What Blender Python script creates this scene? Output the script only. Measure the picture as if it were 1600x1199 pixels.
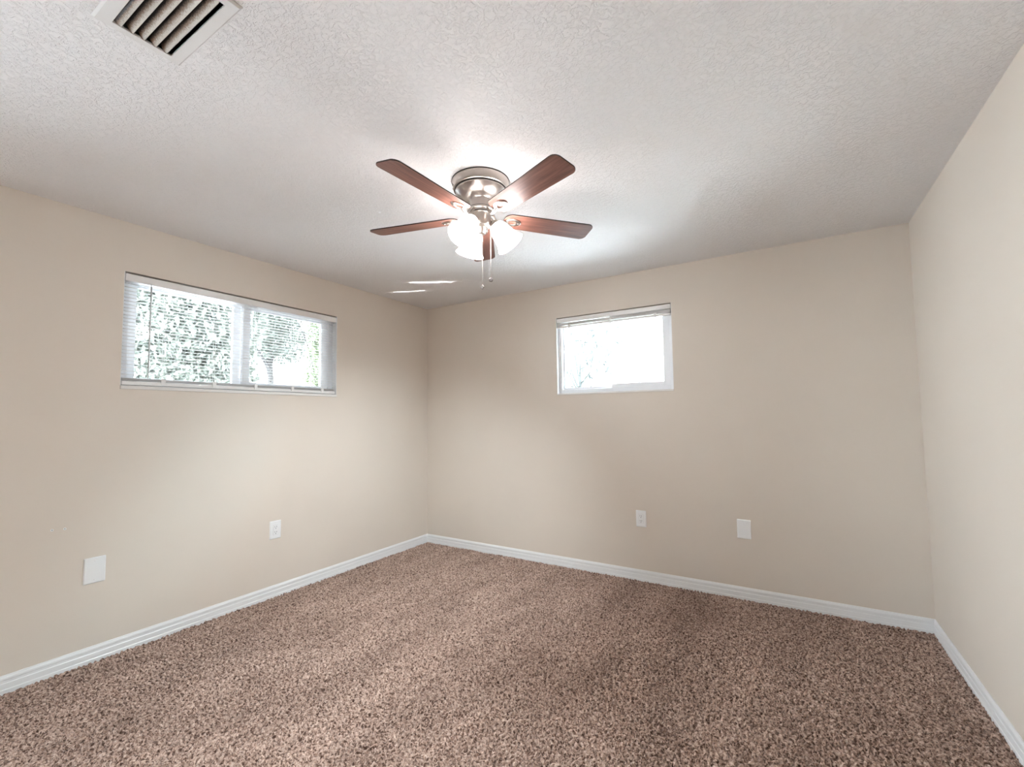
import bpy, bmesh, math, random
import numpy as np
from mathutils import Vector, Matrix, Euler

random.seed(7)
for o in list(bpy.data.objects):
    bpy.data.objects.remove(o)
SC = bpy.context.scene
COL = SC.collection
PI = math.pi
R = math.radians

# ------------------------------------------------------------------ measures
W, H, REAR = 3.897, 2.44, -4.55          # room: x 0..W, y REAR..0, ceiling height
BH = 0.084                               # baseboard height
FAN = Vector((1.975, -1.803, 0.0))       # fan axis

# ------------------------------------------------------------------ camera
cam = bpy.data.cameras.new('camera')
cam_o = bpy.data.objects.new('camera', cam)
COL.objects.link(cam_o)
yaw, pitch, roll = -0.553299, 0.0609083, -0.0115319
fwd = Vector((math.sin(yaw) * math.cos(pitch), math.cos(yaw) * math.cos(pitch), math.sin(pitch)))
rgt = Vector((math.cos(yaw), -math.sin(yaw), 0))
up = rgt.cross(fwd)
r2 = rgt * math.cos(roll) + up * math.sin(roll)
u2 = -rgt * math.sin(roll) + up * math.cos(roll)
M = Matrix((r2, u2, -fwd)).transposed().to_4x4()
M.translation = Vector((3.20982, -3.55903, 1.28144))
cam_o.matrix_world = M
cam.sensor_fit = 'HORIZONTAL'
cam.sensor_width = 36.0
cam.lens = 698.53 / 1600 * 36.0
cam.shift_x = (800 - 794.98) / 1600
cam.shift_y = (609.34 - 599.5) / 1600
cam.clip_start, cam.clip_end = 0.02, 200
SC.camera = cam_o

# ------------------------------------------------------------------ exposure, sky, sun
SC.view_settings.view_transform = 'Standard'
SC.view_settings.look = 'None'
SC.view_settings.gamma = 1.0
SC.view_settings.use_curve_mapping = False
SC.view_settings.exposure = 3.9

SKY = 1.62
GLOW = 11.0
SUN = 3.3
LAMP = 1.9
BEAM = (0.6, 11.8, 12.5)      # bulb output thrown out of each bell: right, far left, near
SUN_DIR = Vector((0.80, 0.05, 1.0)).normalized()      # towards the sun, high on the right
GLOW_DIR = Vector((0.80, 0.38, 0.52)).normalized()    # thin bright cloud beyond the far window, to the right
world = bpy.data.worlds.new('world')
SC.world = world
world.use_nodes = True
wt = world.node_tree
bg = wt.nodes['Background']
bg.inputs['Color'].default_value = (0.86, 0.97, 1.08, 1)
bg.inputs['Strength'].default_value = SKY
w_tc = wt.nodes.new('ShaderNodeTexCoord')
w_dot = wt.nodes.new('ShaderNodeVectorMath')
w_dot.operation = 'DOT_PRODUCT'
w_dot.inputs[1].default_value = GLOW_DIR
w_max = wt.nodes.new('ShaderNodeMath')
w_max.operation = 'MAXIMUM'
w_max.inputs[1].default_value = 0.0
w_pow = wt.nodes.new('ShaderNodeMath')
w_pow.operation = 'POWER'
w_pow.inputs[1].default_value = 14.0
w_mul = wt.nodes.new('ShaderNodeMath')
w_mul.operation = 'MULTIPLY'
w_mul.inputs[1].default_value = GLOW
bg2 = wt.nodes.new('ShaderNodeBackground')
bg2.inputs['Color'].default_value = (0.60, 0.86, 1.0, 1)
w_add = wt.nodes.new('ShaderNodeAddShader')
wt.links.new(w_tc.outputs['Generated'], w_dot.inputs[0])
wt.links.new(w_dot.outputs['Value'], w_max.inputs[0])
wt.links.new(w_max.outputs[0], w_pow.inputs[0])
wt.links.new(w_pow.outputs[0], w_mul.inputs[0])
wt.links.new(w_mul.outputs[0], bg2.inputs['Strength'])
wt.links.new(bg.outputs[0], w_add.inputs[0])
wt.links.new(bg2.outputs[0], w_add.inputs[1])
wt.links.new(w_add.outputs[0], wt.nodes['World Output'].inputs['Surface'])

sun = bpy.data.lights.new('sun', 'SUN')
sun.energy = SUN
sun.angle = R(0.6)
sun.color = (1.0, 0.97, 0.92)
sun_o = bpy.data.objects.new('sun', sun)
COL.objects.link(sun_o)
sun_o.location = SUN_DIR * 12
sun_o.rotation_euler = (-SUN_DIR).to_track_quat('-Z', 'Y').to_euler()


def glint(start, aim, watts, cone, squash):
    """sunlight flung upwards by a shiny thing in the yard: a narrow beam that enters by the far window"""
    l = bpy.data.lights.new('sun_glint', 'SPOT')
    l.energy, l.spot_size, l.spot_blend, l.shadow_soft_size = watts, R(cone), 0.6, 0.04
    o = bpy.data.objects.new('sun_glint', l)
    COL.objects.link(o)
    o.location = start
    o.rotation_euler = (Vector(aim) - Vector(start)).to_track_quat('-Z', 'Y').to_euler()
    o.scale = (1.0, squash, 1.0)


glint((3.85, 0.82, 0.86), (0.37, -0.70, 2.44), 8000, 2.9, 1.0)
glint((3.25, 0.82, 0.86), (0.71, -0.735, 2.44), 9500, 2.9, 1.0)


def portal(name, loc, direction, sx, sy):
    l = bpy.data.lights.new(name, 'AREA')
    l.shape = 'RECTANGLE'
    l.size, l.size_y = sx, sy
    l.cycles.is_portal = True
    o = bpy.data.objects.new(name, l)
    COL.objects.link(o)
    o.location = loc
    o.rotation_euler = Vector(direction).to_track_quat('-Z', 'Z').to_euler()
    return o


portal('daylight_portal_left', (-0.16, -1.845, 1.81), (1, 0, 0), 1.44, 0.68)
portal('daylight_portal_back', (2.0, 0.16, 1.81), (0, -1, 0), 0.98, 0.68)
portal('daylight_portal_door', (-0.16, -3.83, 1.02), (1, 0, 0), 1.1, 2.0)


# ------------------------------------------------------------------ materials
def mat(name, color=(0.8, 0.8, 0.8), rough=0.5, metal=0.0, spec=0.5):
    m = bpy.data.materials.new(name)
    m.use_nodes = True
    b = m.node_tree.nodes['Principled BSDF']
    b.inputs['Base Color'].default_value = (*color, 1)
    b.inputs['Roughness'].default_value = rough
    b.inputs['Metallic'].default_value = metal
    b.inputs['Specular IOR Level'].default_value = spec
    return m


def nd(m, kind, **kw):
    n = m.node_tree.nodes.new(kind)
    for k, v in kw.items():
        if k in n.inputs.keys():
            n.inputs[k].default_value = v
        else:
            setattr(n, k, v)
    return n


def ln(m, a, ao, b, bi):
    m.node_tree.links.new(a.outputs[ao], b.inputs[bi])


def ramp(m, stops):
    n = m.node_tree.nodes.new('ShaderNodeValToRGB')
    e = n.color_ramp.elements
    e[0].position, e[0].color = stops[0][0], (*stops[0][1], 1)
    e[1].position, e[1].color = stops[-1][0], (*stops[-1][1], 1)
    for p, c in stops[1:-1]:
        x = e.new(p)
        x.color = (*c, 1)
    return n


def bsdf(m):
    return m.node_tree.nodes['Principled BSDF']


def painted(name, color, rough, scale, dist, strength, var=0.02, detail=3):
    """painted plaster: faint mottling plus a fine roller / knockdown bump"""
    m = mat(name, color, rough, spec=0.3)
    tc = nd(m, 'ShaderNodeTexCoord')
    n1 = nd(m, 'ShaderNodeTexNoise', Scale=scale, Detail=detail, Roughness=0.6)
    n2 = nd(m, 'ShaderNodeTexNoise', Scale=1.3, Detail=2.0)
    ln(m, tc, 'Object', n1, 'Vector')
    ln(m, tc, 'Object', n2, 'Vector')
    rr = ramp(m, [(0.3, tuple(c * (1 - var) for c in color)), (0.7, tuple(min(1, c * (1 + var)) for c in color))])
    ln(m, n2, 'Fac', rr, 'Fac')
    ln(m, rr, 'Color', bsdf(m), 'Base Color')
    b = nd(m, 'ShaderNodeBump', Strength=strength, Distance=dist)
    ln(m, n1, 'Fac', b, 'Height')
    ln(m, b, 'Normal', bsdf(m), 'Normal')
    return m


WALLC = (0.705, 0.628, 0.550)
M_wall = painted('beige_wall_paint', WALLC, 0.62, 260, 0.002, 0.12)


def ceiling_mat():
    m = mat('knockdown_ceiling', (0.855, 0.835, 0.83), 0.75, spec=0.25)
    tc = nd(m, 'ShaderNodeTexCoord')
    n1 = nd(m, 'ShaderNodeTexNoise', Scale=56.0, Detail=4.0, Roughness=0.62, Distortion=0.6)
    ln(m, tc, 'Object', n1, 'Vector')
    rp = ramp(m, [(0.44, (0, 0, 0)), (0.56, (1, 1, 1))])
    ln(m, n1, 'Fac', rp, 'Fac')
    n2 = nd(m, 'ShaderNodeTexNoise', Scale=240.0, Detail=2.0)
    ln(m, tc, 'Object', n2, 'Vector')
    mx = nd(m, 'ShaderNodeMath', operation='MULTIPLY_ADD')
    mx.inputs[1].default_value = 0.25
    ln(m, n2, 'Fac', mx, 0)
    ln(m, rp, 'Color', mx, 2)
    b = nd(m, 'ShaderNodeBump', Strength=0.75, Distance=0.003)
    ln(m, mx, 'Value', b, 'Height')
    ln(m, b, 'Normal', bsdf(m), 'Normal')
    return m


M_ceil = ceiling_mat()
M_trim = mat('white_trim_enamel', (0.80, 0.80, 0.80), 0.32)
M_vinyl = mat('white_vinyl', (0.84, 0.85, 0.87), 0.35)
M_sill = mat('cultured_marble_sill', (0.78, 0.75, 0.72), 0.25)
M_blind = mat('white_blind_enamel', (0.80, 0.775, 0.755), 0.4)
M_cord = mat('white_cord', (0.78, 0.76, 0.74), 0.7)
M_wand = mat('clear_grey_plastic_wand', (0.42, 0.43, 0.42), 0.25)
M_plate = mat('white_plate_plastic', (0.86, 0.86, 0.86), 0.3)
M_slot = mat('dark_slot', (0.03, 0.03, 0.03), 0.6)
M_gap = mat('dark_gap', (0.02, 0.018, 0.016), 0.8)
M_vent = mat('cream_vent_enamel', (0.75, 0.73, 0.715), 0.45)
M_duct = mat('black_duct_lining', (0.012, 0.010, 0.009), 0.9)
M_ext = mat('exterior_stucco', (0.75, 0.74, 0.72), 0.8)


def glass_mat():
    m = bpy.data.materials.new('clear_window_glass')
    m.use_nodes = True
    nt = m.node_tree
    nt.nodes.clear()
    out = nd(m, 'ShaderNodeOutputMaterial')
    tr = nd(m, 'ShaderNodeBsdfTransparent')
    tr.inputs['Color'].default_value = (0.97, 0.985, 0.98, 1)
    gl = nd(m, 'ShaderNodeBsdfGlossy')
    gl.inputs['Roughness'].default_value = 0.02
    fr = nd(m, 'ShaderNodeFresnel', IOR=1.35)
    mx = nd(m, 'ShaderNodeMixShader')
    ln(m, fr, 'Fac', mx, 0)
    ln(m, tr, 0, mx, 1)
    ln(m, gl, 0, mx, 2)
    ln(m, mx, 0, out, 0)
    return m


M_glass = glass_mat()


def nickel_mat():
    m = mat('brushed_nickel', (0.46, 0.415, 0.38), 0.30, metal=1.0)
    tc = nd(m, 'ShaderNodeTexCoord')
    mp = nd(m, 'ShaderNodeMapping')
    mp.inputs['Scale'].default_value = (1, 1, 60)
    n = nd(m, 'ShaderNodeTexNoise', Scale=14.0, Detail=3.0)
    ln(m, tc, 'Object', mp, 'Vector')
    ln(m, mp, 'Vector', n, 'Vector')
    b = nd(m, 'ShaderNodeBump', Strength=0.06, Distance=0.001)
    ln(m, n, 'Fac', b, 'Height')
    ln(m, b, 'Normal', bsdf(m), 'Normal')
    return m


M_nickel = nickel_mat()


def wood_mat():
    m = mat('walnut_blade', (0.2, 0.08, 0.05), 0.36, spec=0.4)
    tc = nd(m, 'ShaderNodeTexCoord')
    mp = nd(m, 'ShaderNodeMapping')
    mp.inputs['Scale'].default_value = (1.6, 26, 26)
    n = nd(m, 'ShaderNodeTexNoise', Scale=3.0, Detail=6.0, Roughness=0.62, Distortion=0.3)
    ln(m, tc, 'Object', mp, 'Vector')
    ln(m, mp, 'Vector', n, 'Vector')
    rp = ramp(m, [(0.25, (0.075, 0.030, 0.023)), (0.5, (0.165, 0.070, 0.051)), (0.75, (0.26, 0.122, 0.090))])
    ln(m, n, 'Fac', rp, 'Fac')
    ln(m, rp, 'Color', bsdf(m), 'Base Color')
    return m


M_wood = wood_mat()
M_fob = mat('smoky_crystal_fob', (0.16, 0.15, 0.15), 0.2)
M_bladeedge = mat('dark_blade_edge', (0.02, 0.010, 0.009), 0.4)


def emit(name, color, strength):
    m = bpy.data.materials.new(name)
    m.use_nodes = True
    b = bsdf(m)
    b.inputs['Base Color'].default_value = (0.9, 0.88, 0.85, 1)
    b.inputs['Emission Color'].default_value = (*color, 1)
    b.inputs['Emission Strength'].default_value = strength
    return m


LAMPC = (1.0, 0.955, 0.94)
BULBC = (0.82, 0.94, 1.0)
M_shade = emit('lit_frosted_glass', LAMPC, LAMP)
M_bulb = emit('lit_bulb', BULBC, LAMP)


def carpet_mat():
    m = mat('taupe_frieze_yarn', (0.3, 0.22, 0.17), 0.95, spec=0.1)
    tc = nd(m, 'ShaderNodeTexCoord')
    n1 = nd(m, 'ShaderNodeTexNoise', Scale=88.0, Detail=3.0, Roughness=0.65, Distortion=0.8)
    ln(m, tc, 'Object', n1, 'Vector')
    r1 = ramp(m, [(0.39, (0.090, 0.050, 0.036)), (0.48, (0.350, 0.232, 0.182)), (0.64, (0.63, 0.475, 0.39))])
    ln(m, n1, 'Fac', r1, 'Fac')
    # brushed nap: broad lighter and darker patches left by the vacuum, drawn along the room
    mp = nd(m, 'ShaderNodeMapping')
    mp.inputs['Scale'].default_value = (2.6, 0.9, 1)
    mp.inputs['Rotation'].default_value = (0, 0, R(-14))
    n2 = nd(m, 'ShaderNodeTexNoise', Scale=1.6, Detail=3.0, Roughness=0.6)
    ln(m, tc, 'Object', mp, 'Vector')
    ln(m, mp, 'Vector', n2, 'Vector')
    r2_ = ramp(m, [(0.36, (0.80, 0.78, 0.77)), (0.64, (1.06, 1.06, 1.06))])
    ln(m, n2, 'Fac', r2_, 'Fac')
    mx = nd(m, 'ShaderNodeMix', data_type='RGBA', blend_type='MULTIPLY')
    mx.inputs[0].default_value = 1.0
    ln(m, r1, 'Color', mx, 6)
    ln(m, r2_, 'Color', mx, 7)
    ln(m, mx, 2, bsdf(m), 'Base Color')
    bsdf(m).inputs['Sheen Weight'].default_value = 0.15
    return m


M_carpet = carpet_mat()


# ------------------------------------------------------------------ mesh helpers
def box(bm, x0, x1, y0, y1, z0, z1):
    vs = [bm.verts.new((x, y, z)) for x in (x0, x1) for y in (y0, y1) for z in (z0, z1)]
    f = [(0, 1, 3, 2), (4, 6, 7, 5), (0, 4, 5, 1), (2, 3, 7, 6), (0, 2, 6, 4), (1, 5, 7, 3)]
    out = []
    for q in f:
        out.append(bm.faces.new([vs[i] for i in q]))
    return out


def lathe(bm, prof, seg=48, mtx=None, closed=False):
    rings = []
    for r, z in prof:
        if r < 1e-6:
            v = bm.verts.new((0, 0, z))
            rings.append([v])
        else:
            rings.append([bm.verts.new((r * math.cos(2 * PI * k / seg), r * math.sin(2 * PI * k / seg), z)) for k in range(seg)])
    pairs = list(zip(rings, rings[1:]))
    if closed:
        pairs.append((rings[-1], rings[0]))
    for a, b in pairs:
        for k in range(seg):
            k2 = (k + 1) % seg
            if len(a) == 1 and len(b) == 1:
                continue
            if len(a) == 1:
                bm.faces.new((a[0], b[k2], b[k]))
            elif len(b) == 1:
                bm.faces.new((a[k], a[k2], b[0]))
            else:
                bm.faces.new((a[k], a[k2], b[k2], b[k]))
    if mtx is not None:
        bmesh.ops.transform(bm, matrix=mtx, verts=[v for rr in rings for v in rr])


def tube(bm, pts, rad, seg=10, flat=1.0):
    """sweep a round (or flattened) section along points; rad may be a list"""
    pts = [Vector(p) for p in pts]
    rads = rad if isinstance(rad, (list, tuple)) else [rad] * len(pts)
    rings = []
    prev = None
    for i, p in enumerate(pts):
        t = (pts[min(i + 1, len(pts) - 1)] - pts[max(i - 1, 0)]).normalized()
        ref = Vector((0, 0, 1)) if abs(t.z) < 0.95 else Vector((1, 0, 0))
        if prev is None:
            a = t.cross(ref).normalized()
        else:
            a = (prev - t * prev.dot(t)).normalized()
        prev = a
        b = t.cross(a)
        rings.append([bm.verts.new(p + a * rads[i] * math.cos(2 * PI * k / seg) + b * rads[i] * flat * math.sin(2 * PI * k / seg)) for k in range(seg)])
    for a, b in zip(rings, rings[1:]):
        for k in range(seg):
            bm.faces.new((a[k], a[(k + 1) % seg], b[(k + 1) % seg], b[k]))
    bm.faces.new(rings[0][::-1])
    bm.faces.new(rings[-1])


def prism(bm, outline, z0, z1):
    lo = [bm.verts.new((x, y, z0)) for x, y in outline]
    hi = [bm.verts.new((x, y, z1)) for x, y in outline]
    n = len(outline)
    bm.faces.new(lo[::-1])
    bm.faces.new(hi)
    for i in range(n):
        bm.faces.new((lo[i], lo[(i + 1) % n], hi[(i + 1) % n], hi[i]))


def obj(name, bm, m, parent=None, smooth=False, bevel=0.0, seg=2):
    bmesh.ops.recalc_face_normals(bm, faces=bm.faces[:])
    me = bpy.data.meshes.new(name)
    bm.to_mesh(me)
    bm.free()
    for mm in (m if isinstance(m, (list, tuple)) else [m]):
        me.materials.append(mm)
    o = bpy.data.objects.new(name, me)
    COL.objects.link(o)
    if parent is not None:
        o.parent = parent
    if smooth:
        for p in me.polygons:
            p.use_smooth = True
        try:
            me.set_sharp_from_angle(angle=R(38))
        except Exception:
            pass
    if bevel:
        b = o.modifiers.new('bevel', 'BEVEL')
        b.width, b.segments, b.limit_method = bevel, seg, 'ANGLE'
    return o


def tag(o, label, cat, group=None, kind=None):
    o['label'] = label
    o['category'] = cat
    if group:
        o['group'] = group
    if kind:
        o['kind'] = kind
    return o


def thing(name, label, cat, loc=(0, 0, 0), group=None):
    o = bpy.data.objects.new(name, None)
    o.empty_display_size = 0.05
    COL.objects.link(o)
    o.location = loc
    return tag(o, label, cat, group)


def struct(o, label=None, cat=None):
    o['kind'] = 'structure'
    if label:
        o['label'] = label
        o['category'] = cat
    return o


def boxes(name, lst, m, parent=None, bevel=0.0):
    bm = bmesh.new()
    for b in lst:
        box(bm, *b)
    return obj(name, bm, m, parent, bevel=bevel)


# ------------------------------------------------------------------ room shell
LW = (-2.565, -1.125, 1.467, 2.150)   # left window opening: y0 y1 z0 z1
BW = (1.512, 2.492, 1.467, 2.150)     # back window opening: x0 x1 z0 z1
T = 0.15


def wall_with_hole(name, axis, lo, hi, hole, d0, d1, label):
    """wall in the plane of axis, thickness d0..d1, with one rectangular opening"""
    a0, a1, z0, z1 = hole
    rects = [(lo, a0, -0.1, H + 0.2), (a1, hi, -0.1, H + 0.2), (a0, a1, -0.1, z0), (a0, a1, z1, H + 0.2)]
    bm = bmesh.new()
    for p, q, b, t in rects:
        if axis == 'x':
            box(bm, d0, d1, p, q, b, t)
        else:
            box(bm, p, q, d0, d1, b, t)
    bmesh.ops.remove_doubles(bm, verts=bm.verts[:], dist=1e-5)
    return struct(obj(name, bm, M_wall), label, 'wall')


LD = (-4.38, -3.28, 0.0, 2.03)        # added glazed opening in the left wall, out of view, lets in daylight
bm = bmesh.new()
zt = H + 0.2
for p, q, b_, t_ in ((REAR - T, LD[0], -0.1, zt), (LD[0], LD[1], LD[3], zt), (LD[0], LD[1], -0.1, 0.0), (LD[1], LW[0], -0.1, zt), (LW[1], 0.0, -0.1, zt),
                     (LW[0], LW[1], -0.1, LW[2]), (LW[0], LW[1], LW[3], zt)):
    box(bm, -T, 0.0, p, q, b_, t_)
bmesh.ops.remove_doubles(bm, verts=bm.verts[:], dist=1e-5)
struct(obj('wall_left', bm, M_wall), 'beige painted wall on the left with a wide blind-covered window', 'wall')
wall_with_hole('wall_back', 'y', -T, W + T, BW, 0.0, T, 'beige painted far wall with a small window and raised blind')
struct(boxes('wall_right', [(W, W + T, REAR - T, 0.0, -0.1, H + 0.2)], M_wall), 'plain painted wall at the right edge', 'wall')
struct(boxes('wall_rear', [(0.0, W, REAR - T, REAR, -0.1, H + 0.2)], M_wall), 'wall behind the viewpoint', 'wall')

# ceiling with the opening for the air register
VX0, VX1, VY0, VY1 = 1.602, 1.930, -3.114, -2.967
struct(boxes('ceiling', [(0, VX0, REAR, 0, H, H + 0.2), (VX1, W, REAR, 0, H, H + 0.2),
                         (VX0, VX1, REAR, VY0, H, H + 0.2), (VX0, VX1, VY1, 0, H, H + 0.2)], M_ceil),
       'white knockdown-textured ceiling', 'ceiling')
struct(boxes('floor', [(0, W, REAR, 0, -0.1, -0.012)], mat('carpet_backing', (0.12, 0.09, 0.07), 0.9)), 'floor under the carpet', 'floor')


# carpet: a height field of band-passed noise gives the twisted yarn clumps and the gaps between them
def carpet():
    step = 0.0042
    x0, x1, y0, y1 = 0.011, W - 0.011, -3.35, -0.011
    nx, ny = int((x1 - x0) / step), int((y1 - y0) / step)
    rng = np.random.default_rng(3)

    def band(lam_lo, lam_hi, seed):
        g = np.random.default_rng(seed).standard_normal((ny, nx))
        F = np.fft.rfft2(g)
        fy = np.fft.fftfreq(ny, step)[:, None]
        fx = np.fft.rfftfreq(nx, step)[None, :]
        k = np.hypot(fx, fy)
        F *= np.exp(-((np.log(np.maximum(k, 1e-6)) - math.log(2 / (lam_lo + lam_hi))) / (0.5 * math.log(lam_hi / lam_lo))) ** 2)
        h = np.fft.irfft2(F, s=(ny, nx))
        return h / h.std()
    h = band(0.014, 0.026, 1)
    h2 = band(0.05, 0.12, 2)
    h3 = band(0.3, 0.7, 5)
    h = np.tanh((h + 0.35) * 1.1)
    z = -0.003 + 0.0095 * h + 0.0012 * h2 + 0.001 * h3
    X, Y = np.meshgrid(np.linspace(x0, x1, nx), np.linspace(y0, y1, ny))
    X = X + rng.normal(0, step * 0.18, X.shape)
    Y = Y + rng.normal(0, step * 0.18, Y.shape)
    X[:, 0], X[:, -1], Y[0, :], Y[-1, :] = x0, x1, y0, y1
    co = np.stack([X, Y, z], -1).reshape(-1, 3).astype(np.float32)
    i = np.arange((ny - 1) * (nx - 1))
    r, c = i // (nx - 1), i % (nx - 1)
    a = r * nx + c
    q = np.stack([a, a + 1, a + nx + 1, a + nx], -1).astype(np.int32).ravel()
    me = bpy.data.meshes.new('carpet_pile')
    me.vertices.add(len(co))
    me.vertices.foreach_set('co', co.ravel())
    me.loops.add(len(q))
    me.loops.foreach_set('vertex_index', q)
    me.polygons.add(len(q) // 4)
    me.polygons.foreach_set('loop_start', np.arange(0, len(q), 4, dtype=np.int32))
    me.polygons.foreach_set('use_smooth', np.ones(len(q) // 4, dtype=bool))
    me.update(calc_edges=True)
    me.materials.append(M_carpet)
    o = bpy.data.objects.new('carpet_pile', me)
    COL.objects.link(o)
    tag(o, 'brown and taupe frieze carpet covering the whole floor', 'carpet', kind='stuff')
    struct(boxes('floor_near', [(0.0, W, REAR, y0, -0.012, 0.0)], M_carpet), 'carpeted floor near the viewpoint', 'floor')


carpet()

# baseboards: a stepped profile (distance from wall, height)
PROF = [(0.0, -0.012), (0.0125, -0.012), (0.0125, 0.018), (0.0105, 0.021), (0.0105, 0.047), (0.0085, 0.050),
        (0.0085, 0.061), (0.0098, 0.064), (0.0092, 0.072), (0.0060, 0.079), (0.0045, BH), (0.0, BH)]


def baseboard(name, fn, label):
    """fn(d, end) -> point for offset d from the wall at each of the two ends"""
    bm = bmesh.new()
    a = [bm.verts.new((*fn(d, 0), z)) for d, z in PROF]
    b = [bm.verts.new((*fn(d, 1), z)) for d, z in PROF]
    n = len(PROF)
    for i in range(n):
        bm.faces.new((a[i], a[(i + 1) % n], b[(i + 1) % n], b[i]))
    bm.faces.new(a)
    bm.faces.new(b[::-1])
    return struct(obj(name, bm, M_trim), label, 'baseboard')


baseboard('baseboard_left', lambda d, e: (d, LD[1] if e == 0 else -d), 'white baseboard along the left wall')
baseboard('baseboard_back', lambda d, e: (d if e == 0 else W - d, -d), 'white baseboard along the far wall')
baseboard('baseboard_right', lambda d, e: (W - d, -d if e == 0 else REAR), 'white baseboard along the right wall')


# ------------------------------------------------------------------ windows
def frame_boxes(place, a0, a1, z0, z1, w, d0, d1, wl=None, wr=None, wb=None, wt=None):
    wl = w if wl is None else wl
    wr = w if wr is None else wr
    wb = w if wb is None else wb
    wt = w if wt is None else wt
    return [place(a0, a0 + wl, d0, d1, z0, z1), place(a1 - wr, a1, d0, d1, z0, z1),
            place(a0 + wl, a1 - wr, d0, d1, z0, z0 + wb), place(a0 + wl, a1 - wr, d0, d1, z1 - wt, z1)]


def window(n, hole, place, fw, fb, ft, bead, sash, sash_b, mid0, mid1, label, depth=0.055):
    """place(a0,a1,d0,d1,z0,z1): a runs along the wall, d is the distance out from the room face.
    A fixed lite at the low end of a, a sliding sash on the room side at the high end; they meet between mid0 and mid1."""
    a0, a1, z0, z1 = hole
    root = boxes('window_%d' % n, frame_boxes(place, a0, a1, z0, z1, fw, depth, depth + 0.075, wb=fb, wt=ft), M_vinyl, bevel=0.003)
    struct(root, label, 'window')
    i0, i1, j0, j1 = a0 + fw, a1 - fw, z0 + fb, z1 - ft
    m = (mid0 + mid1) / 2
    boxes('sash_frame', frame_boxes(place, m, i1, j0, j1, sash, depth + 0.008, depth + 0.034, wl=mid1 - m, wb=sash_b, wt=0.03), M_vinyl, root, bevel=0.002)
    boxes('fixed_bead', frame_boxes(place, i0, m + 0.01, j0, j1, bead, depth + 0.040, depth + 0.064, wr=m + 0.01 - mid0, wb=0.02, wt=0.02), M_vinyl, root, bevel=0.002)
    boxes('sash_pane', [place(mid1 - 0.006, i1 - sash + 0.006, depth + 0.019, depth + 0.023, j0 + sash_b - 0.006, j1 - 0.024)], M_glass, root)
    boxes('fixed_pane', [place(i0 + bead - 0.006, mid0 + 0.006, depth + 0.050, depth + 0.054, j0 + 0.014, j1 - 0.014)], M_glass, root)
    return root


def place_left(a0, a1, d0, d1, z0, z1):
    return (-d1, -d0, a0, a1, z0, z1)


def place_back(a0, a1, d0, d1, z0, z1):
    return (a0, a1, d0, d1, z0, z1)


SL, SB = 0.020, 0.014                 # thickness of the two sills
w1 = window(1, (LW[0], LW[1], LW[2] + SL, LW[3]), place_left, 0.045, 0.035, 0.042, 0.048, 0.062, 0.030, -1.916, -1.812, 'wide white sliding window on the left wall')
w2 = window(2, (BW[0], BW[1], BW[2] + SB, BW[3]), place_back, 0.030, 0.034, 0.034, 0.008, 0.052, 0.034, 1.978, 1.992, 'small white sliding window on the far wall', depth=0.045)

for n, hole, place in ((3, (LW[0], LW[1], LW[2] + SL, LW[3]), place_left), (4, (BW[0], BW[1], BW[2] + SB, BW[3]), place_back)):
    struct(boxes('trim_%d' % n, frame_boxes(place, *hole, 0.003, 0.001, 0.14, wb=0.0005)[:2], M_trim),
           'white painted reveal of the %s window' % ('left' if n == 3 else 'far'), 'window reveal')
d1 = boxes('added_door', [place_left(*q) for q in ((LD[0], LD[0] + 0.06, 0.03, 0.10, 0.0, 2.03), (LD[1] - 0.06, LD[1], 0.03, 0.10, 0.0, 2.03),
                                               (LD[0] + 0.06, LD[1] - 0.06, 0.03, 0.10, 1.96, 2.03), (LD[0] + 0.06, LD[1] - 0.06, 0.03, 0.10, 0.0, 0.09))], M_vinyl, bevel=0.003)
struct(d1, 'added unseen glazed door letting daylight in through the left wall', 'door')
boxes('added_door_pane', [place_left(LD[0] + 0.06, LD[1] - 0.06, 0.06, 0.065, 0.09, 1.96)], M_glass, d1)

# sills: thin marble slabs lying in the bottom of each opening, their noses just proud of the wall
struct(boxes('trim_1', [place_left(LW[0], LW[1], -0.006, 0.13, LW[2], LW[2] + SL)], M_sill, bevel=0.003),
       'pale sill under the left window', 'sill')
struct(boxes('trim_2', [place_back(BW[0], BW[1], -0.006, 0.12, BW[2], BW[2] + SB)], M_sill, bevel=0.003),
       'pale sill under the far window', 'sill')


# ------------------------------------------------------------------ blinds
def slat_bm(bm, place, a0, a1, dc, z, half, tilt, crown=0.0022, th=0.0011):
    """one thin curved slat; tilt raises the room-side edge"""
    n = 5
    top, bot = [], []
    for e in (a0, a1):
        t, b = [], []
        for k in range(n):
            s = -1 + 2 * k / (n - 1)
            d = dc + s * half * math.cos(tilt)
            zz = z - s * half * math.sin(tilt) + crown * (1 - s * s)
            x = place(e, e, d, d, zz, zz)
            t.append(bm.verts.new((x[0], x[2], x[4] + th * 0.5)))
            b.append(bm.verts.new((x[0], x[2], x[4] - th * 0.5)))
        top.append(t)
        bot.append(b)
    for k in range(n - 1):
        bm.faces.new((top[0][k], top[0][k + 1], top[1][k + 1], top[1][k]))
        bm.faces.new((bot[0][k], bot[1][k], bot[1][k + 1], bot[0][k + 1]))
    for k in (0, n - 1):
        bm.faces.new((top[0][k], top[1][k], bot[1][k], bot[0][k]))


def ctr(place, a, d, z):
    x = place(a, a, d, d, z, z)
    return Vector((x[0], x[2], x[4]))


# lowered blind on the left window
bl = thing('window_blind', 'white mini blind lowered over the wide window on the left wall', 'blind', (0.0, -1.845, 2.148))
off = Vector((0.0, -1.845, 2.148))


def rel(bm):
    bmesh.ops.translate(bm, verts=bm.verts[:], vec=-off)
    return bm


def bx(lst):
    bm = bmesh.new()
    for b in lst:
        box(bm, *b)
    return rel(bm)


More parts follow.
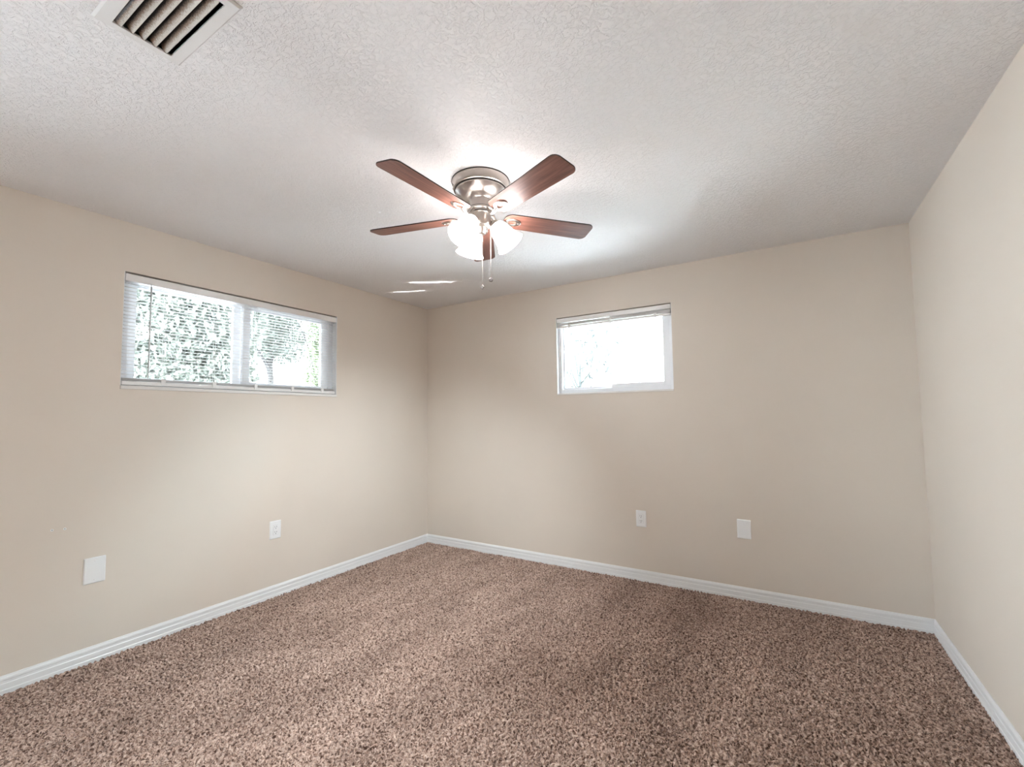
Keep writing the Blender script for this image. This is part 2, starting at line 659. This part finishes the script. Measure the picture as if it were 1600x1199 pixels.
A0, A1 = LW[0] + 0.006, LW[1] - 0.006
DB = 0.022                                # slat centre, distance into the reveal
obj('headrail', bx([place_left(A0, A1, 0.003, 0.052, 2.098, 2.141)]), M_blind, bl, bevel=0.003)
bm = bmesh.new()
ZB = 1.516
pitch_ = 0.0205
z = 2.085
while z > ZB + 0.022:
    slat_bm(bm, place_left, A0 + 0.004, A1 - 0.004, DB, z, 0.0125, R(-4))
    z -= pitch_
for k in range(5):                        # the spare slats gathered on the rail
    slat_bm(bm, place_left, A0 + 0.004, A1 - 0.004, DB, ZB + 0.003 + 0.0028 * k, 0.0125, R(3), crown=0.0012)
obj('slat_curtain', rel(bm), M_blind, bl, smooth=True)
br_ = obj('bottom_rail', bx([place_left(A0 + 0.002, A1 - 0.002, 0.008, 0.036, ZB - 0.025, ZB - 0.001)]), M_blind, bl, bevel=0.005, seg=3)
LAD = [-2.355, -2.068, -1.795, -1.515, -1.255]
for a in LAD:
    bm = bmesh.new()
    for d in (DB - 0.0132, DB + 0.0132):
        tube(bm, [ctr(place_left, a, d, 2.10), ctr(place_left, a, d, ZB)], 0.0009, 6)
    obj('ladder_cord', rel(bm), M_cord, bl)
    obj('rail_clip', bx([place_left(a - 0.011, a + 0.011, 0.0035, 0.010, ZB - 0.016, ZB + 0.020)]), M_blind, br_, bevel=0.001)
# tilt wand
bm = bmesh.new()
tube(bm, [ctr(place_left, -2.437, -0.006, 2.085), ctr(place_left, -2.437, -0.007, 1.80), ctr(place_left, -2.437, -0.006, 1.535)], 0.0042, 6)
wd = obj('tilt_wand', rel(bm), M_wand, bl, smooth=True)
bm = bmesh.new()
tube(bm, [ctr(place_left, -2.437, 0.004, 2.105), ctr(place_left, -2.437, -0.005, 2.100), ctr(place_left, -2.437, -0.006, 2.082)], 0.002, 6)
obj('wand_hook', rel(bm), M_blind, wd)

# raised blind on the far window
off = Vector((2.002, 0.0, 2.148))
b2 = thing('window_blind', 'white mini blind drawn up to the top of the small far window', 'blind', tuple(off))
A0, A1 = BW[0] + 0.006, BW[1] - 0.006
obj('headrail', bx([place_back(A0, A1, 0.002, 0.036, 2.106, 2.143)]), M_blind, b2, bevel=0.003)
bm = bmesh.new()
for k in range(13):
    slat_bm(bm, place_back, A0 + 0.004, A1 - 0.004, 0.020, 2.1005 - k * 0.0019, 0.0125, R(3), crown=0.0012)
obj('slat_stack', rel(bm), M_blind, b2, smooth=True)
r3 = obj('bottom_rail', bx([place_back(A0 + 0.003, A1 - 0.003, 0.006, 0.034, 2.058, 2.0745)]), M_blind, b2, bevel=0.004, seg=3)
for a in (BW[0] + 0.125, 2.0, BW[1] - 0.125):
    obj('rail_clip', bx([place_back(a - 0.011, a + 0.011, 0.002, 0.0065, 2.052, 2.088)]), M_blind, r3, bevel=0.001)
    bm = bmesh.new()
    tube(bm, [ctr(place_back, a, 0.005, 2.106), ctr(place_back, a, 0.005, 2.074)], 0.0012, 6)
    obj('ladder_cord', rel(bm), M_cord, b2)


# ------------------------------------------------------------------ wall plates
def rrect(w, h, r, n=5):
    pts = []
    for cx, cy, a in ((w / 2 - r, h / 2 - r, 0), (-w / 2 + r, h / 2 - r, 90), (-w / 2 + r, -h / 2 + r, 180), (w / 2 - r, -h / 2 + r, 270)):
        for k in range(n):
            t = R(a + 90 * k / (n - 1))
            pts.append((cx + r * math.cos(t), cy + r * math.sin(t)))
    return pts


def plate_mesh(w, h, t=0.0062):
    """plate in its own frame: x across, y up, z out of the wall, edges sloped"""
    bm = bmesh.new()
    o1, o2, o3 = rrect(w, h, 0.004), rrect(w, h, 0.004), rrect(w - 0.009, h - 0.009, 0.003)
    rings = []
    for o, z in ((o1, 0.0), (o2, 0.0025), (o3, t)):
        rings.append([bm.verts.new((x, y, z)) for x, y in o])
    for a, b in zip(rings, rings[1:]):
        for i in range(len(a)):
            bm.faces.new((a[i], a[(i + 1) % len(a)], b[(i + 1) % len(a)], b[i]))
    bm.faces.new(rings[-1])
    bm.faces.new(rings[0][::-1])
    return bm


def orient(o, loc, wall):
    o.location = loc
    if wall == 'left':      # faces +x
        m3 = Matrix(((0, 0, 1), (1, 0, 0), (0, 1, 0)))
    else:                   # far wall faces -y
        m3 = Matrix(((1, 0, 0), (0, 0, -1), (0, 1, 0)))
    o.rotation_euler = m3.to_euler()


def screw_mesh(x, y, z):
    bm = bmesh.new()
    lathe(bm, [(0.0032, z - 0.001), (0.0032, z + 0.0006), (0.002, z + 0.0012), (0, z + 0.0013)], 14, Matrix.Translation((x, y, 0)))
    return bm


def blank_plate(loc, wall, w, h, label):
    t = thing('blank_wall_plate', label, 'wall plate', group='blank wall plates low on the walls')
    obj('plate', plate_mesh(w, h), M_plate, t)
    for s in (1, -1):
        obj('screw', screw_mesh(0, s * h * 0.36, 0.0062), M_plate, t, smooth=True)
    orient(t, loc, wall)


def outlet(loc, wall, w, h, label):
    t = thing('wall_outlet', label, 'power outlet', group='duplex outlets low on the walls')
    obj('plate', plate_mesh(w, h), M_plate, t)
    bm = bmesh.new()
    prism(bm, rrect(0.036, 0.0685, 0.003), 0.0052, 0.0082)
    rc = obj('receptacle', bm, M_plate, t, bevel=0.0008)
    bm = bmesh.new()          # the dark seam round the receptacle
    prism(bm, rrect(0.0374, 0.0699, 0.003), 0.005, 0.00635)
    obj('seam', bm, mat('grey_seam', (0.35, 0.35, 0.35), 0.6), rc)
    for s in (1, -1):
        y = s * 0.0185
        for x, hh in ((-0.0065, 0.0075), (0.0065, 0.009)):
            bm = bmesh.new()
            box(bm, x - 0.0013, x + 0.0013, y + 0.002 - hh / 2 + 0.002, y + 0.002 + hh / 2 + 0.002, 0.0078, 0.0084)
            obj('blade_slot', bm, M_slot, rc)
        bm = bmesh.new()
        lathe(bm, [(0, 0.0078), (0.0027, 0.0078), (0.0027, 0.0084), (0, 0.0084)], 12, Matrix.Translation((0, y - 0.008, 0)))
        obj('ground_hole', bm, M_slot, rc)
    for s in (1, -1):
        obj('screw', screw_mesh(0, s * h * 0.41, 0.0062), M_plate, t, smooth=True)
    orient(t, loc, wall)


blank_plate((0, -2.6415, 0.483), 'left', 0.092, 0.137, 'white blank wall plate on the left wall, below and left of the wide window')
outlet((0, -1.635, 0.479), 'left', 0.084, 0.129, 'white duplex outlet on the left wall under the wide window')
outlet((2.2145, 0, 0.477), 'back', 0.078, 0.126, 'white duplex outlet on the far wall under the small window')
blank_plate((2.9285, 0, 0.4815), 'back', 0.086, 0.131, 'white blank wall plate on the far wall, right of the outlet')

for y, zz, lab in ((-2.767, 0.728, 'right one of two tiny white screw anchors in the left wall'),
                   (-2.815, 0.731, 'left one of two tiny white screw anchors in the left wall')):
    t = thing('wall_anchor', lab, 'wall anchor', group='screw anchors in the left wall')
    bm = bmesh.new()
    lathe(bm, [(0.0022, 0.0), (0.0060, 0.0), (0.0058, 0.0016), (0.0026, 0.0022), (0.0022, 0.0012)], 18, closed=True)
    obj('anchor_rim', bm, M_plate, t, smooth=True)
    bm = bmesh.new()
    lathe(bm, [(0, 0.0004), (0.0023, 0.0004), (0.0023, 0.0010), (0, 0.0010)], 14)
    obj('anchor_hole', bm, M_slot, t)
    orient(t, (0, y, zz), 'left')


# ------------------------------------------------------------------ ceiling air register
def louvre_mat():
    m = mat('dusty_shaded_louvre', (0.78, 0.73, 0.66), 0.6)
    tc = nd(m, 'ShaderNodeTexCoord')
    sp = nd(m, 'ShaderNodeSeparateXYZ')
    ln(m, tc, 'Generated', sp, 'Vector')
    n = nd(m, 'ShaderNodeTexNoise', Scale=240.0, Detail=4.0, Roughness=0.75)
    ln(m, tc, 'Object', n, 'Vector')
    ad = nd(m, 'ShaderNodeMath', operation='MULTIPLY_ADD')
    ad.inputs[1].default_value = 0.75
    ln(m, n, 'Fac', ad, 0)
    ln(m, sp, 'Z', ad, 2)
    rp = ramp(m, [(0.42, (0.62, 0.575, 0.51)), (0.66, (0.30, 0.20, 0.135)), (0.92, (0.025, 0.016, 0.012))])  # brown dust, with gap shade painted in as near-black at the upper edge
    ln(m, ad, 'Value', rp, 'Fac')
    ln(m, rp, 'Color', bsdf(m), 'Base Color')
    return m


vt = thing('ceiling_vent', 'cream metal air register with dusty louvres in the ceiling, upper left', 'vent', ((VX0 + VX1) / 2, (VY0 + VY1) / 2, H))
off = Vector(vt.location)
FX0, FX1, FY0, FY1 = 1.575, 1.960, -3.153, -2.934
bm = bmesh.new()


def ring4(x0, x1, y0, y1, z):
    return [bm.verts.new(p) for p in ((x0, y0, z), (x1, y0, z), (x1, y1, z), (x0, y1, z))]


rr = [ring4(FX0, FX1, FY0, FY1, H), ring4(FX0, FX1, FY0, FY1, H - 0.0015), ring4(FX0 + 0.006, FX1 - 0.006, FY0 + 0.006, FY1 - 0.006, H - 0.007),
      ring4(VX0, VX1, VY0, VY1, H - 0.006), ring4(VX0, VX1, VY0, VY1, H + 0.012)]
for a, b in zip(rr, rr[1:]):
    for i in range(4):
        bm.faces.new((a[i], a[(i + 1) % 4], b[(i + 1) % 4], b[i]))
obj('register_frame', rel(bm), M_vent, vt)
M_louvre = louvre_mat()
yy = [-3.112, -3.091, -3.063, -3.035, -3.006]
for k, y in enumerate(yy):
    bm = bmesh.new()
    y_end = -3.0925 if k == 0 else (yy + [-2.9775])[k + 1] - 0.0015
    y_beg, z_up = (y + 0.0005, 0.007) if k == 0 else (y + 0.004, 0.026)
    prof = []
    for s in range(7):
        t = s / 6
        prof.append((y_beg + (y_end - 0.0035 - y_beg) * t, H - 0.004 + z_up * (1 - t) ** 1.4))
    prof.append((y_end, H - 0.0045))
    lo = [[bm.verts.new((x, py, pz)) for py, pz in prof] for x in (VX0, VX1)]
    hi = [[bm.verts.new((x, py, pz + 0.0012)) for py, pz in prof] for x in (VX0, VX1)]
    for i in range(len(prof) - 1):
        bm.faces.new((lo[0][i], lo[0][i + 1], lo[1][i + 1], lo[1][i]))
        bm.faces.new((hi[0][i], hi[1][i], hi[1][i + 1], hi[0][i + 1]))
    for i in (0, len(prof) - 1):
        bm.faces.new((lo[0][i], lo[1][i], hi[1][i], hi[0][i]))
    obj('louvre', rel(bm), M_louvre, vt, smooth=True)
bm = bmesh.new()
fs = box(bm, VX0, VX1, VY0, VY1, H + 0.012, H + 0.15)
bmesh.ops.delete(bm, geom=[f for f in bm.faces if abs(f.calc_center_median().z - (H + 0.012)) < 1e-4], context='FACES')
obj('duct_boot', rel(bm), M_duct, vt)

# ------------------------------------------------------------------ ceiling fan
fan = thing('ceiling_fan', 'brushed nickel hugger ceiling fan with five dark wood blades and three lit bell shades', 'ceiling fan', (FAN.x, FAN.y, H))


def zl(z):
    return z - H


bm = bmesh.new()
lathe(bm, [(0.0, 0.0), (0.138, 0.0), (0.1415, -0.004), (0.1415, -0.012), (0.1385, -0.020), (0.1375, -0.034), (0.1345, -0.042), (0.130, -0.044), (0.119, -0.0445),
           (0.119, -0.0485), (0.1245, -0.049), (0.124, -0.054), (0.119, -0.058), (0.110, -0.066), (0.096, -0.076), (0.080, -0.083), (0.066, -0.087), (0.056, -0.090),
           (0.052, -0.094), (0.051, -0.136), (0.0, -0.136)], 64)
mh = obj('motor_housing', bm, M_nickel, fan, smooth=True)
bm = bmesh.new()
lathe(bm, [(0.142, 0.0), (0.1432, 0.0), (0.1432, -0.004), (0.142, -0.004)], 64, closed=True)
obj('shadow_ring', bm, M_gap, mh)  # dark ring standing in for the shadow line against the ceiling
bm = bmesh.new()
lathe(bm, [(0.1192, -0.0446), (0.1292, -0.0446), (0.1292, -0.0454), (0.1192, -0.0454)], 64, closed=True)
obj('groove_shade_disc', bm, M_gap, mh)  # dark disc under the upper lip, paints the shade inside the groove
for az, rr_, zz in ((222, 0.1392, -0.016), (229, 0.1378, -0.032), (218, 0.1360, -0.038)):     # small oval cooling holes
    bm = bmesh.new()
    mt = Matrix.Rotation(R(az), 4, 'Z') @ Matrix.Translation((rr_, 0, zz)) @ Matrix.Rotation(PI / 2, 4, 'Y') @ Matrix.Diagonal((0.7, 1.1, 1.0, 1))
    lathe(bm, [(0, -0.002), (0.0055, -0.002), (0.0055, 0.001), (0, 0.001)], 18, mt)
    obj('cooling_hole', bm, M_gap, mh)
bm = bmesh.new()
lathe(bm, [(0.0, zl(2.303)), (0.060, zl(2.303)), (0.066, zl(2.299)), (0.066, zl(2.291)), (0.061, zl(2.287)), (0.061, zl(2.279)), (0.0, zl(2.279))], 56)
fw_ = obj('flywheel', bm, M_nickel, fan, smooth=True)
bm = bmesh.new()
lathe(bm, [(0.0655, zl(2.2992)), (0.0666, zl(2.2992)), (0.0666, zl(2.3008)), (0.0655, zl(2.3008))], 56, closed=True)
lathe(bm, [(0.0536, zl(2.2784)), (0.0605, zl(2.2784)), (0.0605, zl(2.2789)), (0.0536, zl(2.2789))], 56, closed=True)
obj('gap_shade_rings', bm, M_gap, fw_)  # dark rings painting the shade lines above and below the flywheel
bm = bmesh.new()
lathe(bm, [(0.0, zl(2.280)), (0.0535, zl(2.280)), (0.0535, zl(2.274)), (0.0505, zl(2.272)), (0.0500, zl(2.226)), (0.047, zl(2.216)), (0.036, zl(2.209)),
           (0.026, zl(2.206)), (0.024, zl(2.198)), (0.025, zl(2.190)), (0.021, zl(2.180)), (0.012, zl(2.175)), (0.0, zl(2.174))], 48)
sh_ = obj('switch_housing', bm, M_nickel, fan, smooth=True)

BZ = 2.264
BR = 0.599
ang = [-93.08 + 72 * k for k in range(5)]


def blade_outline():
    hr, ht, r0, r1 = 0.0555, 0.0655, 0.118, BR
    pts = []
    # root: rounded shoulders
    for k in range(9):
        t = R(180 + 90 * k / 8)
        pts.append((r0 + 0.040 + 0.040 * math.cos(t), -hr + 0.040 + 0.040 * math.sin(t)))
    # tip corners
    rc = 0.032
    for k in range(9):
        t = R(-90 + 90 * k / 8)
        pts.append((r1 - rc + rc * math.cos(t) - (0.006 if k == 0 else 0), -ht + rc + rc * math.sin(t)))
    for k in range(9):
        t = R(0 + 90 * k / 8)
        pts.append((r1 - rc + rc * math.cos(t), ht - rc + rc * math.sin(t)))
    for k in range(9):
        t = R(90 + 90 * k / 8)
        pts.append((r0 + 0.040 + 0.040 * math.cos(t), hr - 0.040 + 0.040 * math.sin(t)))
    return pts


def blade_mesh():
    bm = bmesh.new()
    prism(bm, blade_outline(), -0.003, 0.003)
    bm.normal_update()
    for f in bm.faces:
        if abs(f.normal.z) < 0.5:
            f.material_index = 1
    return bm


def bracket_mesh():
    """S-shaped arm ending in a pierced oval plate, along +x, z relative to the blade centre plane"""
    bm = bmesh.new()
    zp = -0.0052
    tube(bm, [(0.056, 0, 0.022), (0.066, 0, 0.014), (0.076, 0, -0.002), (0.088, 0, -0.016), (0.100, 0, -0.021), (0.114, 0, -0.016), (0.128, 0, -0.008), (0.140, 0, zp)],
         [0.010, 0.009, 0.0075, 0.007, 0.0075, 0.009, 0.011, 0.010], 10, flat=0.62)
    n = 36
    prof = []
    for k in range(n):
        t = 2 * PI * k / n
        c, s = math.cos(t), math.sin(t)
        sc = 1.0 + 0.05 * math.cos(3 * t)
        ox, oy = 0.166 + 0.041 * c * sc, 0.030 * s * sc
        ix, iy = 0.163 + 0.020 * c, 0.013 * s
        prof.append((ox, oy, ix, iy))
    rings = []
    for (z, e) in ((zp + 0.0022, 0.0), (zp - 0.0022, 0.0), (zp - 0.0040, 0.22), ):
        rings.append([bm.verts.new((p[0] * (1 - e) + p[2] * e, p[1] * (1 - e) + p[3] * e, z)) for p in prof])
    for (z, e) in ((zp - 0.0040, 0.78), (zp - 0.0022, 1.0), (zp + 0.0022, 1.0)):
        rings.append([bm.verts.new((p[0] * (1 - e) + p[2] * e, p[1] * (1 - e) + p[3] * e, z)) for p in prof])
    m_ = len(rings)
    for j in range(m_):
        a, b = rings[j], rings[(j + 1) % m_]
        for k in range(n):
            bm.faces.new((a[k], a[(k + 1) % n], b[(k + 1) % n], b[k]))
    return bm


def screws_mesh(x, y):
    bm = bmesh.new()
    lathe(bm, [(0.0, -0.0115), (0.0035, -0.0108), (0.0045, -0.009), (0.0045, -0.006), (0, -0.006)], 14, Matrix.Translation((x, y, 0)))
    return bm


b0 = blade_mesh()
k0 = bracket_mesh()
for i, a in enumerate(ang):
    mt = Matrix.Translation((0, 0, zl(BZ))) @ Matrix.Rotation(R(a), 4, 'Z') @ Matrix.Rotation(-0.189, 4, 'X')
    bl_o = obj('blade', b0.copy(), [M_wood, M_bladeedge], fan, bevel=0.0012)
    bl_o.matrix_local = mt
    kb = obj('blade_bracket', k0.copy(), M_nickel, fan, smooth=True)
    kb.matrix_local = mt
    for (sx, sy) in ((0.196, 0.0), (0.152, 0.021), (0.152, -0.021)):
        obj('screw', screws_mesh(sx, sy), M_nickel, kb, smooth=True)
b0.free()
k0.free()

# lamp arms and bell shades
SH = [(0.026, 0.0), (0.034, 0.004), (0.0425, 0.018), (0.0475, 0.036), (0.0505, 0.056), (0.0535, 0.076), (0.058, 0.094), (0.0645, 0.108), (0.0715, 0.118), (0.0725, 0.121)]
SHI = [(max(r - 0.004, 0.02), s - 0.0005) for r, s in reversed(SH)]
for da, beam in zip((-6, 114, 234), BEAM):
    a = 35.2 + da
    dh = Vector((math.cos(R(a)), math.sin(R(a)), 0))
    ax = (dh * 0.60 + Vector((0, 0, -0.80))).normalized()
    neck = dh * 0.072 + Vector((0, 0, zl(2.222)))
    rot = ax.to_track_quat('Z', 'Y').to_matrix().to_4x4()
    mt = Matrix.Translation(neck) @ rot
    bm = bmesh.new()
    s0 = dh * 0.040 + Vector((0, 0, zl(2.244)))
    tube(bm, [s0, s0 + dh * 0.014 + Vector((0, 0, 0.003)), neck - ax * 0.024, neck - ax * 0.008], [0.010, 0.009, 0.009, 0.010], 12)
    arm = obj('lamp_arm', bm, M_nickel, fan, smooth=True)
    bm = bmesh.new()
    lathe(bm, [(0, -0.020), (0.014, -0.020), (0.021, -0.014), (0.028, -0.002), (0.0295, 0.006), (0.0265, 0.006), (0.025, 0.0), (0, -0.002)], 28, mt)
    obj('shade_fitter', bm, M_nickel, arm, smooth=True)
    bm = bmesh.new()
    lathe(bm, SH + SHI, 36, mt, closed=True)
    obj('bell_shade', bm, M_shade, arm, smooth=True)
    bm = bmesh.new()
    lathe(bm, [(0, 0.0), (0.012, 0.0), (0.013, 0.020), (0.022, 0.038), (0.028, 0.058), (0.026, 0.074), (0.016, 0.085), (0, 0.089)], 24, mt)
    obj('bulb', bm, M_bulb, arm, smooth=True)
    sl = bpy.data.lights.new('bulb_beam', 'SPOT')
    sl.energy = beam
    sl.color = BULBC
    sl.spot_size, sl.spot_blend = R(98), 1.0
    sl.shadow_soft_size = 0.028
    so = bpy.data.objects.new('bulb_beam', sl)
    COL.objects.link(so)
    so.location = Vector((FAN.x, FAN.y, H)) + neck + ax * 0.126
    so.rotation_euler = ax.to_track_quat('-Z', 'Y').to_euler()

# pull chains
rt = Vector((0.817, 0.577, 0))
aw = Vector((-0.577, 0.817, 0))


def chain(p, ztop, zbot, kind):
    bm = bmesh.new()
    zz = zl(ztop)
    tube(bm, [p + Vector((0, 0, zl(ztop))), p + Vector((0, 0, zl(zbot) + 0.008))], 0.0010, 6)
    while zz > zl(zbot) + 0.010:
        lathe(bm, [(0, -0.0016), (0.0014, -0.0008), (0.0014, 0.0008), (0, 0.0016)], 6, Matrix.Translation(p + Vector((0, 0, zz))))
        zz -= 0.0052
    c = obj('pull_chain', bm, M_nickel, fan, smooth=True)
    bm = bmesh.new()
    mt = Matrix.Translation(p + Vector((0, 0, zl(zbot)))) @ Matrix.Rotation(R(0 if kind else 35), 4, 'Z') @ Matrix.Rotation(PI / 2, 4, 'X')
    if kind == 0:
        lathe(bm, [(0, -0.0035), (0.008, -0.0035), (0.0108, 0.0), (0.008, 0.0035), (0, 0.0035)], 24, mt)
        obj('round_fob', bm, M_fob, c, smooth=True)
    else:
        lathe(bm, [(0, -0.003), (0.009, -0.003), (0.0125, 0.0), (0.009, 0.003), (0, 0.003)], 4, mt)
        obj('diamond_fob', bm, M_fob, c)


chain(rt * 0.047, 2.235, 1.951, 0)
chain(rt * 0.006 + aw * 0.046, 2.225, 1.929, 1)

# ------------------------------------------------------------------ outdoors
M_lawn = mat('pale_concrete_yard', (0.42, 0.43, 0.45), 0.9)
struct(boxes('ground', [(-40, 40, -40, 40, -0.5, -0.3)], M_lawn), 'yard outside the windows', 'ground')
struct(boxes('roof_added_shade', [(-7.6, 1.6, -3.0, 8.5, 4.6, 4.75)], M_ext), 'added unseen slab shading the yard on the left', 'roof')  # added out of view to keep sun and sky off the left trees
struct(boxes('wall_added_screen', [(-0.5, -0.3, T, 9.9, -0.3, 4.6)], M_ext), 'added screen wall beyond the left end of the far wall', 'wall')  # added to block the bright sky glow from the left yard
struct(boxes('roof', [(-0.4, W + 0.6, REAR - 0.8, 0.2, H + 0.21, H + 0.35)], M_ext), 'roof slab over the room', 'roof')


def leaf_mat(name, c1, c2):
    m = mat(name, c1, 0.5)
    oi = nd(m, 'ShaderNodeTexCoord')
    n = nd(m, 'ShaderNodeTexNoise', Scale=2.2, Detail=3.0)
    ln(m, oi, 'Object', n, 'Vector')
    rp = ramp(m, [(0.35, c1), (0.65, c2)])
    ln(m, n, 'Fac', rp, 'Fac')
    ln(m, rp, 'Color', bsdf(m), 'Base Color')
    bsdf(m).inputs['Transmission Weight'].default_value = 0.0
    return m


M_leafA = leaf_mat('grey_green_leaves', (0.15, 0.165, 0.135), (0.26, 0.275, 0.235))
M_leafB = leaf_mat('yellow_green_leaves', (0.16, 0.20, 0.11), (0.27, 0.31, 0.18))
M_leafC = leaf_mat('dark_leaves', (0.012, 0.014, 0.014), (0.024, 0.028, 0.024))
M_bark = mat('grey_bark', (0.10, 0.09, 0.085), 0.9)


def tree(label, base, trunk_h, blobs, n, leaf, m, seed, trunk_r=0.12, limbs=6, bark=None):
    rnd = random.Random(seed)
    t = thing('tree', label, 'tree', base)
    bm = bmesh.new()
    top = Vector((rnd.uniform(-.15, .15), rnd.uniform(-.15, .15), trunk_h))
    tube(bm, [(0, 0, 0), top * 0.5 + Vector((0.05, 0.03, 0)), top], [trunk_r, trunk_r * 0.8, trunk_r * 0.55], 10)
    for k in range(limbs):
        c = Vector(blobs[k % len(blobs)][0]) + Vector([rnd.uniform(-.5, .5) for _ in range(3)])
        s = top * rnd.uniform(0.7, 1.0)
        md = (s + c) / 2 + Vector((rnd.uniform(-.2, .2), rnd.uniform(-.2, .2), rnd.uniform(0, .25)))
        tube(bm, [s, md, c], [trunk_r * 0.42, trunk_r * 0.28, trunk_r * 0.10], 7)
    obj('trunk', bm, bark or M_bark, t, smooth=True)
    bm = bmesh.new()
    tot = sum(r[0] * r[1] * r[2] for _, r in blobs)
    todo = [(c, r, int(n * r[0] * r[1] * r[2] / tot), leaf) for c, r in blobs]
    for c, r, cnt, leaf in todo:
        for _ in range(cnt):
            while True:
                p = Vector([rnd.uniform(-1, 1) for _ in range(3)])
                if 0.1 < p.length < 1:
                    break
            p = Vector(c) + Vector((p.x * r[0], p.y * r[1], p.z * r[2]))
            e = Euler((rnd.uniform(0, PI), rnd.uniform(0, PI), rnd.uniform(0, 2 * PI))).to_matrix()
            L = leaf * rnd.uniform(0.7, 1.3)
            q = [(-L, 0, 0), (-0.2 * L, 0.36 * L, 0.06 * L), (L, 0, -0.08 * L), (-0.2 * L, -0.36 * L, 0.06 * L)]
            vs = [bm.verts.new(p + e @ Vector(v)) for v in q]
            bm.faces.new(vs)
    obj('foliage', bm, m, t)
    return t


G = -0.3
tree('dense grey-green tree outside the left half of the wide window', (-5.2, -0.15, G), 1.9,
     [((0, -0.8, 2.9), (0.9, 1.0, 0.8)), ((0.1, 0.3, 3.3), (0.9, 0.95, 0.8)), ((-0.1, 0.5, 2.4), (0.8, 0.7, 0.6)), ((0.0, -0.5, 2.1), (0.9, 0.9, 0.5)), ((0, -0.2, 4.0), (0.9, 1.2, 0.6))],
     20000, 0.070, M_leafA, 4)
tree('slim tree with a bare trunk outside the right half of the wide window', (-6.4, 2.05, G), 2.9,
     [((0, -0.25, 3.5), (0.55, 0.5, 0.6)), ((0, 0.3, 3.35), (0.55, 0.45, 0.55)), ((0, 0.05, 4.1), (0.6, 0.8, 0.5))],
     4800, 0.062, M_leafA, 9, trunk_r=0.10)
tree('yellow-green bushy tree at the right edge of the wide window view', (-4.9, 2.3, G), 1.6,
     [((0, 0, 2.6), (0.42, 0.42, 0.8)), ((0.0, 0.05, 3.4), (0.4, 0.42, 0.6))], 2300, 0.06, M_leafB, 12, trunk_r=0.06)
tree('thin sparse tree outside the small far window', (0.55, 3.0, G), 2.2,
     [((-0.1, 0.0, 2.5), (0.45, 0.4, 0.6)), ((0.3, 0.1, 2.7), (0.35, 0.4, 0.5))], 260, 0.06, M_leafC, 21, trunk_r=0.05, bark=M_leafC)

# neighbour's white lap-sided house beyond the far window
nh = thing('house', 'white lap-sided house beyond the small far window', 'house', (3.5, 9.0, G))
bm = bmesh.new()
for k in range(22):
    z0 = k * 0.16
    vs = [(-3.7, 0.0, z0), (4.5, 0.0, z0), (4.5, 0.022, z0 + 0.16), (-3.7, 0.022, z0 + 0.16)]
    f = [bm.verts.new(v) for v in vs]
    bk = [bm.verts.new((v[0], 0.3, v[2])) for v in vs]
    bm.faces.new(f)
    bm.faces.new(bk[::-1])
    for i in range(4):
        bm.faces.new((f[i], f[(i + 1) % 4], bk[(i + 1) % 4], bk[i]))
obj('siding', bm, mat('white_lap_siding', (0.82, 0.82, 0.82), 0.6), nh)
bm = bmesh.new()
box(bm, -3.75, 4.9, -0.45, 0.8, 3.52, 3.68)
obj('eave', bm, mat('white_fascia', (0.85, 0.85, 0.85), 0.6), nh)
